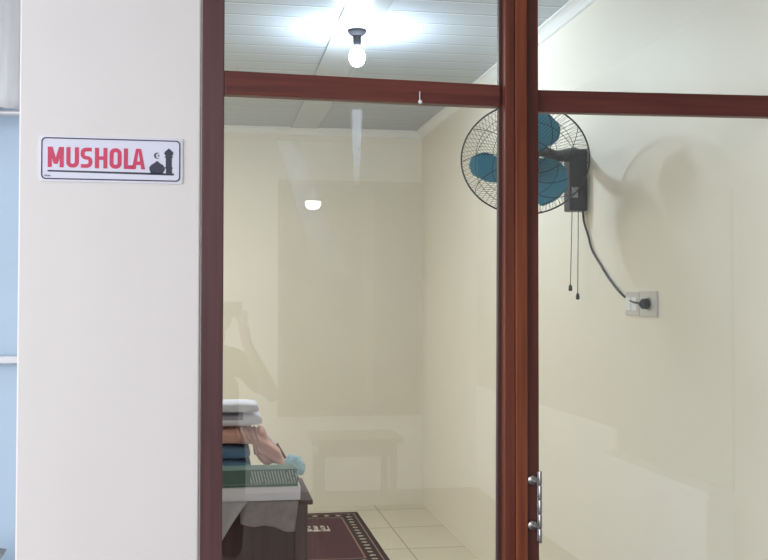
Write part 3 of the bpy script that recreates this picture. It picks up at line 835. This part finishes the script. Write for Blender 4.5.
# grey cord bag strap end running down behind
rd = thing('wooden_slat', (0.34, 4.265, 0.804), 'short brown wooden slat with pale upper end leaning behind the salmon cloth', 'slat')
MB().tube([(0.196, 4.262, 1.022), (0.262, 4.264, 0.938)], 0.007, 10).build('pale_end', m_paper, rd, smooth='auto')
MB().hexa([(0.328, 4.256, 0.8045), (0.358, 4.256, 0.8045), (0.358, 4.270, 0.8045), (0.328, 4.270, 0.8045),
           (0.250, 4.257, 0.945), (0.266, 4.257, 0.958), (0.266, 4.271, 0.958), (0.250, 4.271, 0.945)], 0.002).build('slat_body', m_cabl, rd)

# ------------------------------------------------------------------ corridor things, seen in the glass
w3 = struct_empty('window_3', (1.1, -3.0, 0.62))
MB().box(0.53, 1.68, -3.005, -2.985, 0.64, 2.54).build('pane', m_winglass, w3)
t = MB()
for a in ((0.51, 0.55, 0.62, 2.56), (1.66, 1.70, 0.62, 2.56), (0.51, 1.70, 2.52, 2.56), (0.51, 1.70, 0.62, 0.66), (1.22, 1.30, 0.62, 2.56)):
    t.box(a[0], a[1], -3.0, -2.95, a[2], a[3], 0.003)
t.build('frame', m_brown, w3)
w4 = struct_empty('trim_7', (2.19, 0.6, 0.75))
MB().box(2.185, 2.20, 0.0, 1.24, 0.75, 2.05, 0.003).build('panel', m_greygreen, w4)
sb = thing('sideboard', (2.135, 0.62, 0), 'long white low sideboard along the corridor wall, mirrored in right glass', 'sideboard')
MB().box(2.08, 2.195, 0.0, 1.24, 0.05, 0.72, 0.004).build('body', m_whitelam, sb)
MB().box(2.07, 2.198, -0.01, 1.25, 0.72, 0.745, 0.004).build('top', m_whitelam, sb)
MB().box(2.10, 2.19, 0.02, 1.22, 0.0, 0.05).build('plinth', m_grey, sb)
for y0 in (0.004, 0.624):
    d = MB().box(2.072, 2.081, y0, y0 + 0.612, 0.06, 0.71, 0.003).build('door', m_whitelam, sb)
tb = thing('side_table', (0.85, -0.95, 0), 'small dark wooden table in the corridor, mirrored in left glass', 'table')
MB().box(0.58, 1.14, -1.2, -0.75, 0.70, 0.73, 0.005).build('top', m_table, tb)
MB().box(0.62, 1.10, -1.16, -0.79, 0.62, 0.70).build('apron', m_table, tb)
for x in (0.62, 1.06):
    for y in (-1.16, -0.83):
        MB().box(x, x + 0.04, y, y + 0.04, 0, 0.62, 0.003).build('leg', m_table, tb)
pl = thing('pendant_lamp', (0.70, -2.0, 2.25), 'small lit dome lamp hanging in the corridor, mirrored in left glass', 'lamp')
MB().lathe([(0.0, 0.006), (0.06, 0.004), (0.062, 0.0), (0.0, 0.0)], (0.70, -2.0, 2.285), (0, 0, 1), 32).build('cap', m_trimw, pl, smooth='auto')
MB().lathe([(0.0, -0.001), (0.058, -0.002), (0.054, -0.026), (0.040, -0.046), (0.02, -0.056), (0, -0.058)], (0.70, -2.0, 2.285), (0, 0, 1), 32).build('shade', m_lamp, pl, smooth='auto')
MB().tube([(0.70, -2.0, 2.29), (0.70, -2.0, H)], 0.003, 8).build('cord', m_trimw, pl)

# ------------------------------------------------------------------ the photographer, mirrored in the glass
def skin(name, chains, m, parent, lv=2):
    verts, edges, rad, roots = [], [], [], []
    idx = {}
    for ch in chains:
        prev = None
        for (x, y, z, r) in ch:
            key = (round(x, 4), round(y, 4), round(z, 4))
            if key not in idx:
                idx[key] = len(verts); verts.append((x, y, z)); rad.append(r)
                if prev is None: roots.append(idx[key])
            k = idx[key]
            if prev is not None: edges.append((prev, k))
            prev = k
    off = parent.location
    me = bpy.data.meshes.new(name + '_rig'); me.from_pydata([tuple(Vector(v) - off) for v in verts], edges, [])
    o = bpy.data.objects.new(name + '_rig', me); COL.objects.link(o)
    sk = o.modifiers.new('skin', 'SKIN'); sk.use_smooth_shade = True
    lay = me.skin_vertices[0].data
    for i, r in enumerate(rad): lay[i].radius = (r, r); lay[i].use_root = (i in roots)
    sd = o.modifiers.new('sub', 'SUBSURF'); sd.levels = lv; sd.render_levels = lv
    dg = bpy.context.evaluated_depsgraph_get(); dg.update()
    me2 = bpy.data.meshes.new_from_object(o.evaluated_get(dg)); me2.name = name
    bpy.data.objects.remove(o); bpy.data.meshes.remove(me)
    for p in me2.polygons: p.use_smooth = True
    me2.materials.clear(); me2.materials.append(m)
    ob = bpy.data.objects.new(name, me2); COL.objects.link(ob); ob.parent = parent
    return ob
ps = thing('person', (0, -0.42, 0), 'person in dark shirt holding up a phone, mirrored in left glass', 'person')
PEL = (0, -0.42, 0.84, 0.12); CH = (0, -0.42, 1.14, 0.125); NB = (0, -0.42, 1.235, 0.085)
body = [[PEL, (0, -0.42, 1.0, 0.115), CH, NB, (0, -0.405, 1.31, 0.05), (0, -0.385, 1.375, 0.068), (0, -0.38, 1.45, 0.082), (0, -0.385, 1.515, 0.06)],
        [(0, -0.385, 1.375, 0.068), (0, -0.312, 1.375, 0.022)], [(0, -0.38, 1.45, 0.082), (0, -0.285, 1.435, 0.013)],
        [(0, -0.38, 1.45, 0.082), (0.085, -0.385, 1.44, 0.018)], [(0, -0.38, 1.45, 0.082), (-0.085, -0.385, 1.44, 0.018)]]
for sx in (1, -1):
    off = 0.0 if sx > 0 else 0.09          # the phone is held off-centre
    def q(x, y, z, r): return (sx * x + (off if False else 0), y, z, r)
    hx = 0.0 if sx > 0 else -0.085
    W_ = (0.170, -0.055, 1.33) if sx > 0 else (-0.085, -0.055, 1.36)
    E_ = (0.315, -0.150, 1.04) if sx > 0 else (-0.26, -0.18, 1.08)
    P1 = (0.156, -0.045, 1.385) if sx > 0 else (-0.072, -0.045, 1.41)
    P2 = (0.150, -0.036, 1.440) if sx > 0 else (-0.058, -0.036, 1.455)
    body.append([NB, (sx * 0.09, -0.42, 1.23, 0.075), (sx * 0.165, -0.42, 1.20, 0.056),
                 ((sx * 0.165 + E_[0]) / 2, (-0.42 + E_[1]) / 2, (1.20 + E_[2]) / 2, 0.045), (*E_, 0.038),
                 ((E_[0] * 2 + W_[0]) / 3, (E_[1] * 2 + W_[1]) / 3, (E_[2] * 2 + W_[2]) / 3, 0.042),
                 (*W_, 0.026), (*P1, 0.030), (*P2, 0.030)])
    px = 0.158 if sx > 0 else -0.048
    for k in range(4):                       # four fingers closing over the phone's end
        z = 1.442 + 0.0195 * k; ln = (0.022, 0.032, 0.034, 0.026)[k]
        body.append([(px - 0.003 * sx, -0.036, z - 0.006, 0.0095), (px + 0.004 * sx, -0.008, z, 0.009), (px, 0.008, z + 0.002, 0.0085), (px - sx * ln, 0.0085, z + 0.004, 0.0075)])
    body.append([(px - 0.012 * sx, -0.046, 1.395 if sx > 0 else 1.42, 0.013), (px - 0.030 * sx, -0.043, 1.445, 0.0105), (px - 0.045 * sx, -0.030, 1.487, 0.009)])
    body.append([PEL, (sx * 0.085, -0.42, 0.76, 0.085), (sx * 0.09, -0.405, 0.42, 0.055), (sx * 0.095, -0.43, 0.09, 0.038), (sx * 0.10, -0.36, 0.042, 0.036), (sx * 0.105, -0.27, 0.03, 0.028)])
skin('body', body, m_skin, ps)
shirt = [[(0, -0.42, 0.80, 0.155), (0, -0.42, 1.0, 0.145), (0, -0.42, 1.14, 0.150), (0, -0.42, 1.225, 0.105), (0, -0.418, 1.262, 0.062)]]
for sx, E_ in ((1, (0.315, -0.150, 1.04)), (-1, (-0.26, -0.18, 1.08))):
    S0 = Vector((sx * 0.165, -0.42, 1.20)); Ev = Vector(E_); a = S0.lerp(Ev, 0.45); b = S0.lerp(Ev, 0.68)
    shirt.append([(0, -0.42, 1.225, 0.105), (sx * 0.09, -0.42, 1.222, 0.092), (*S0, 0.075), (*a, 0.068), (*b, 0.070)])
skin('shirt', shirt, m_shirt, ps)
tro = [[(0, -0.42, 0.90, 0.13), (0, -0.42, 0.82, 0.14)]]
for sx in (1, -1): tro.append([(0, -0.42, 0.82, 0.14), (sx * 0.088, -0.42, 0.74, 0.105), (sx * 0.093, -0.408, 0.42, 0.082), (sx * 0.097, -0.43, 0.12, 0.07)])
skin('trousers', tro, m_trous, ps)
t = blob(0, -0.40, 1.468, 0.094, 0.098, 0.095, 0.05, 4, 5)
bmesh.ops.delete(t.bm, geom=[v for v in t.bm.verts if (v.co.y > -0.335 and v.co.z < 1.50) or v.co.z < 1.40], context='VERTS')
bmesh.ops.solidify(t.bm, geom=list(t.bm.faces), thickness=0.006)
t.build('hair', m_hair, ps, smooth=True)
for sx in (1, -1):
    MB().lathe([(0, 0.008), (0.006, 0.006), (0.0085, 0), (0, -0.002)], (sx * 0.032, -0.304, 1.452), (0, 1, 0), 16).build('eye', m_black, ps, smooth=True)
MB().box(-0.022, 0.022, -0.300, -0.288, 1.392, 1.400, 0.003).build('mouth', plain('lips', (0.35, 0.13, 0.11), 0.5), ps)
ph = thing('phone', (0.053, -0.012, 1.475), 'dark phone held sideways in front of the person’s face', 'phone')
MB().box(-0.030, 0.140, -0.020, -0.012, 1.475, 1.556, 0.003).build('case', m_black, ph)
MB().box(-0.025, 0.135, -0.0206, -0.0196, 1.480, 1.551, 0.0004).build('screen', m_black, ph)
